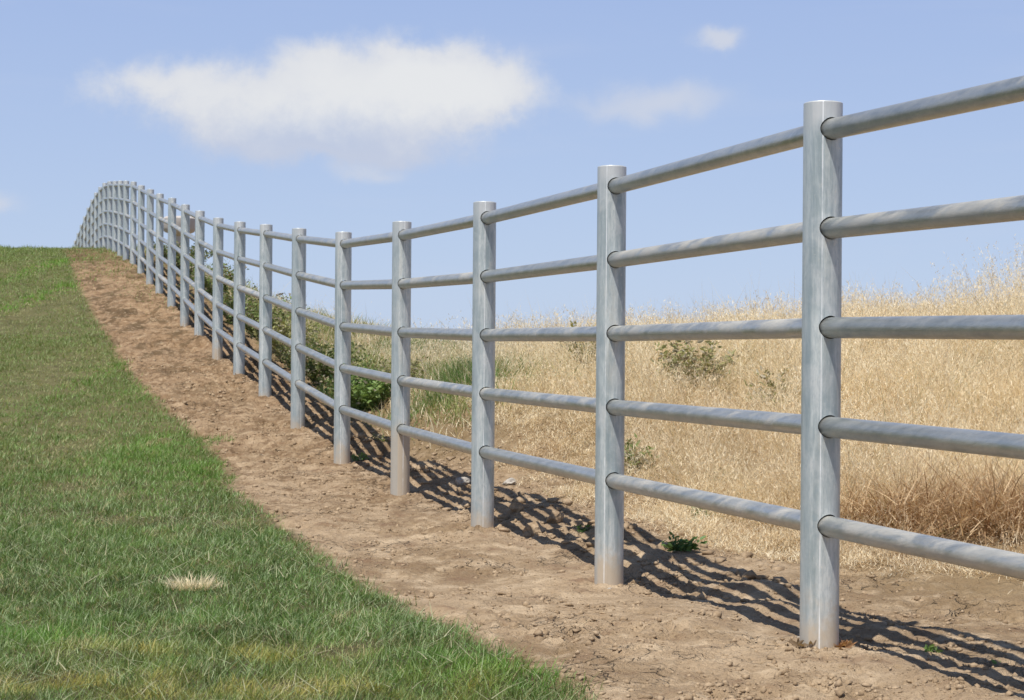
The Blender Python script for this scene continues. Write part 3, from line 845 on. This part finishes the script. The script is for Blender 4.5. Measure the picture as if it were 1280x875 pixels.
weed('dead_weed', X + .03, Y - .015, .03, .06, 14, 3, .03, (.34, .17, .08), (.45, .28, .15), 'reddish dead plant bits at the foot of the nearest post', cat='dead weed', upright=.3)
weed('dead_weed', X - .085, Y - .01, .025, .06, 12, 3, .03, (.20, .14, .09), (.33, .24, .15), 'brown root bits left of the foot of the nearest post', cat='dead weed', upright=.3)
bl = [(405, 445, 15.3, .36, .48, 60, 34, .070, (.15, .25, .065), (.28, .38, .13), 'dense bright green bush seen between the fifth and sixth posts', .05, 0.5),
      (352, 428, 17.4, .48, .55, 50, 30, .07, DG, OL, 'dark green bush behind the gap between the sixth and seventh posts', .2, .8),
      (372, 470, 16.2, .30, .55, 34, 24, .06, OL, LG, 'low green plant behind the sixth nearest post', .3, .6),
      (312, 430, 19.8, .55, .6, 50, 30, .075, OL, OL2, 'olive green bush behind the seventh nearest post', .3, .5),
      (283, 400, 22.0, .62, .6, 50, 30, .075, OL, LG, 'green bush behind the gap between the eighth and ninth posts', .25, .5),
      (260, 385, 24.0, .6, .5, 40, 28, .08, DG, OL, 'dark bush behind the gap beside the ninth nearest post', .2, .7),
      (240, 350, 27.0, .62, .6, 40, 28, .08, OL, LG, 'tall green bush behind the tenth nearest post', .3, .5),
      (222, 318, 31.0, .6, .6, 40, 28, .09, DG, OL, 'dark green bush low behind the eleventh nearest post', .2, .7),
      (205, 315, 34.0, .5, .5, 36, 26, .09, DG, OL, 'small dark bush behind the twelfth nearest post', .3, .5),
      (455, 440, 15.6, .42, .5, 36, 24, .055, MG, OL2, 'green weed clump seen between the fourth and fifth posts', .35, .5),
      (505, 425, 15.6, .34, .4, 30, 22, .05, OL, OL2, 'brownish weed clump behind the fourth nearest post', .45, .5),
      (340, 395, 18.8, .45, .5, 40, 28, .06, DG, OL2, 'dark topped bush beside the seventh nearest post', .25, .5)]
for (px, py, Yc, h, r, st, lps, lf, a, b_, lab, dr, up) in bl:
    x = ((px - 640) + ROLL * (py - 437.5)) * Yc / F
    x = max(x, float(Xf(Yc)) + .30 + r * .75)
    weed('roadside_bush', x, Yc, h, r * .8, int(st * 1.3), int(lps * 1.5), lf * .62, a, b_, lab, cat='bush', dryf=dr, group='bushes growing behind the fence')

# dead straw tuft in the lawn
X, Y = hit(240, 742)
n = 420; hd = RNG.uniform(0, 6.28, n); rr = RNG.random(n) ** .5
bx = np.cos(hd) * rr * .075; by = np.sin(hd) * rr * .05
tb = np.stack([bx, by, np.full(n, .008)], -1)
c = np.clip(np.array([.90, .80, .56]) * RNG.uniform(.75, 1.1, n)[:, None], 0, 1)
co, ff, sz, cc = ribbons(tb, hd + RNG.normal(0, .5, n), RNG.uniform(.035, .085, n), RNG.uniform(.0018, .0036, n), RNG.uniform(.2, 1.2, n), RNG.uniform(.1, .8, n), c, 3)
tag(link('dead_tuft', np_mesh('dead_tuft', co, ff, sz, cc), MSTRAW, loc=(X, Y, float(H(X, Y)))), 'pale dead grass tuft in the middle of the green lawn', 'grass tuft')

# brown tangle at the field edge, right of the nearest post
def tangle(px, py, y0, rx, h, n, lab):
    X, Y = hit(px, py, y0)
    hd = RNG.uniform(0, 6.28, n); rr = RNG.random(n) ** .5
    bx = np.cos(hd) * rr * rx; by = np.sin(hd) * rr * rx * .6
    zz = H(X + bx, Y + by) - float(H(X, Y)) + RNG.uniform(0, h * .6, n)
    c = lerp(np.tile(np.array([.26, .14, .06]), (n, 1)), np.array([.82, .64, .40]), RNG.random(n))
    co, ff, sz, cc = ribbons(np.stack([bx, by, zz], -1), RNG.uniform(0, 6.28, n), RNG.uniform(.08, .30, n), RNG.uniform(.0035, .0075, n), RNG.uniform(.3, 1.4, n), RNG.uniform(-.2, 1.3, n), c, 4)
    tag(link('dry_clump', np_mesh('dry_clump', co, ff, sz, cc), MSTRAW, loc=(X, Y, float(H(X, Y)))), lab, 'dry clump')
tangle(1225, 672, 6.4, .42, .34, 1300, 'coarse brown tangle of dead stalks at the right edge above the lowest rail')
tangle(1112, 662, 6.6, .28, .22, 650, 'brown dead clump in straw just right of the nearest post')
tangle(1290, 668, 6.3, .3, .34, 700, 'dead stalk heap cut off by the right edge of the view')

# ------------------------------------------------------------------ stones and soil clods
def rock_mesh(name, r, seed, sub=3, flat=.65, amp=.35):
    bm = bmesh.new(); bmesh.ops.create_icosphere(bm, subdivisions=sub, radius=1.0)
    g = np.random.default_rng(seed); 
    cuts = [Vector(g.normal(0, 1, 3)).normalized() for _ in range(9)]; cd_ = g.uniform(.55, .9, 9)
    off = g.uniform(0, 50, 3)
    from mathutils import noise as mn
    for v in bm.verts:
        p = v.co.copy()
        for c_, d in zip(cuts, cd_):
            e = p.dot(c_) - d
            if e > 0: p -= c_ * e * .85
        p *= 1 + amp * .5 * mn.noise(p * 1.8 + Vector(off)) + amp * .25 * mn.noise(p * 5 + Vector(off))
        v.co = Vector((p.x * r, p.y * r * .85, p.z * r * flat))
    me = bpy.data.meshes.new(name); bm.to_mesh(me); bm.free()
    return me
def simple_mat(name, c1, c2, scale=30, rough=.9):
    m = bpy.data.materials.new(name); m.use_nodes = True; t = NT(m.node_tree); b = t.n['Principled BSDF']
    tc = t.new('ShaderNodeTexCoord'); v = tc.outputs['Object']
    nz = t.noise(v, scale, 5, .65)
    t.l.new(t.mix(t.ramp(nz, .35, .68), c1, c2), b.inputs['Base Color']); b.inputs['Roughness'].default_value = rough; b.inputs['Specular IOR Level'].default_value = .2
    bp = t.new('ShaderNodeBump'); bp.inputs['Strength'].default_value = .7; bp.inputs['Distance'].default_value = .006
    t.l.new(t.noise(v, scale * 3, 4, .7), bp.inputs['Height']); t.l.new(bp.outputs[0], b.inputs['Normal'])
    return m
MROCK = simple_mat('pale_stone', (.32, .29, .25), (.50, .46, .40))
MCLOD = simple_mat('soil_clod', (.27, .19, .115), (.44, .33, .215), 25)
def rock(name, px, py, y0, r, seed, mat, lab, cat, flat=.6, amp=.35, group=None):
    X, Y = hit(px, py, y0); me = rock_mesh(name, r, seed, 3, flat, amp)
    o = link(name, me, mat, loc=(X, Y, float(H(X, Y)) + r * flat * .35)); o.rotation_euler = (0, 0, seed)
    tag(o, lab, cat, group)
rock('pale_stone', 578, 603, 8.5, .055, 3, MROCK, 'pale grey stone just left of the third nearest post', 'stone', .6, .6)
rock('pale_stone', 594, 611, 8.5, .032, 4, MROCK, 'small pale stone touching the left side of the third nearest post', 'stone')
rock('pale_stone', 637, 606, 8.5, .055, 5, MROCK, 'flat pale stone just right of the third nearest post', 'stone', .6, .6)
rock('soil_clod', 668, 664, 7.3, .055, 6, MCLOD, 'large soil clod casting dark shade right of the third post', 'soil clod', .8, .5)
rock('soil_clod', 694, 650, 7.3, .050, 7, MCLOD, 'rounded soil clod in the fence shadow between the second and third posts', 'soil clod', .8, .5)
rock('soil_clod', 722, 655, 7.3, .045, 8, MCLOD, 'dark soil clod just left of the second nearest post', 'soil clod', .8, .5)
rock('soil_clod', 645, 640, 7.6, .040, 9, MCLOD, 'crumbly soil clod close to the foot of the third post', 'soil clod', .8, .5)
rock('pale_stone', 1001, 802, 4.6, .016, 12, MROCK, 'tiny white stone chip at the left foot of the nearest post', 'stone')
rock('pale_stone', 763, 737, 6.5, .012, 13, MROCK, 'white cement crumb at the foot of the second nearest post', 'stone', .4)
rock('pale_stone', 600, 662, 8.0, .022, 14, MROCK, 'white cement crumb at the foot of the third nearest post', 'stone', .4)

def build_crumbs():
    n = 60000
    Y = 4.2 + 16 * RNG.random(n) ** 1.7; t = RNG.uniform(-1.15, 1.1, n); X = Xf(Y) + t
    cl = fbm(X / .35, Y / .35, 3, 120)
    k = in_view(X, Y, .4) & (RNG.random(n) < .12 + .9 * sst(cl, .05, .4)) & (t > lawn_edge(Y) - .02); X = X[k]; Y = Y[k]; n = len(X)
    g = RNG.random(n)
    r = .0018 + .009 * g ** 9 + .0026 * g; r *= 1 + .5 * sst(Y, 7, 14)
    m = 420
    yb = RNG.uniform(6.6, 14, m); xb = Xf(yb) + RNG.uniform(.05, .8, m) ; rb = .006 + .026 * RNG.random(m) ** 2.5
    X = np.concatenate([X, xb]); Y = np.concatenate([Y, yb]); r = np.concatenate([r, rb]); n = len(X)
    ico = bmesh.new(); bmesh.ops.create_icosphere(ico, subdivisions=1, radius=1.0)
    bv = np.array([v.co[:] for v in ico.verts]); bf = np.array([[v.index for v in f.verts] for f in ico.faces]); ico.free()
    nb = len(bv)
    V = bv[None] * r[:, None, None] * (1 + .42 * RNG.normal(0, 1, (n, nb, 1)).clip(-1.2, 1.2)) * np.stack([RNG.uniform(.7, 1.3, n), RNG.uniform(.7, 1.3, n), RNG.uniform(.5, .9, n)], -1)[:, None, :]
    V += np.stack([X, Y, H(X, Y) + r * .15], -1)[:, None, :]
    f = (bf[None] + (np.arange(n) * nb)[:, None, None]).reshape(-1)
    me = np_mesh('soil_crumbs', V.reshape(-1, 3), f, np.full(n * len(bf), 3))
    tag(link('soil_crumbs', me, MCLOD), 'loose crumbs of tan soil strewn along the fence line', 'soil', kind='stuff')
build_crumbs()

# ------------------------------------------------------------------ distant pale tank on a stem, seen between far posts
def build_tower():
    Yt = 150.0
    x = (223 - 640) * Yt / F; g = float(H(np.array([x]), np.array([Yt]))[0])
    def zz(py): return EYE - ((py - 437.5) - ROLL * (223 - 640)) * Yt / F
    root = empty('water_tower', (x, Yt, g), label='distant pale water tower glimpsed between the far fence posts', cat='water tower')
    mt = simple_mat('pale_paint', (.46, .42, .385), (.54, .50, .46), .6, .7)
    def lathe(name, prof):
        bm = bmesh.new(); seg = 32; rs = []
        for r, z in prof: rs.append([bm.verts.new((r * math.cos(6.28318 * k / seg), r * math.sin(6.28318 * k / seg), z)) for k in range(seg)])
        for A, B in zip(rs[:-1], rs[1:]):
            for k in range(seg): bm.faces.new((A[k], A[(k + 1) % seg], B[(k + 1) % seg], B[k]))
        bm.faces.new(rs[0][::-1]); bm.faces.new(rs[-1])
        me = bpy.data.meshes.new(name); bm.to_mesh(me); bm.free(); finish_smooth(me, 35)
        return link(name, me, mt, root)
    lathe('tank', [(.25, zz(296) - g), (1.2, zz(290) - g), (1.38, zz(286) - g), (1.38, zz(273.5) - g), (1.1, zz(271) - g), (.2, zz(270) - g)])
    lathe('stem', [(.45, -.5), (.40, 1), (.36, zz(296) - g + .05)])
build_tower()
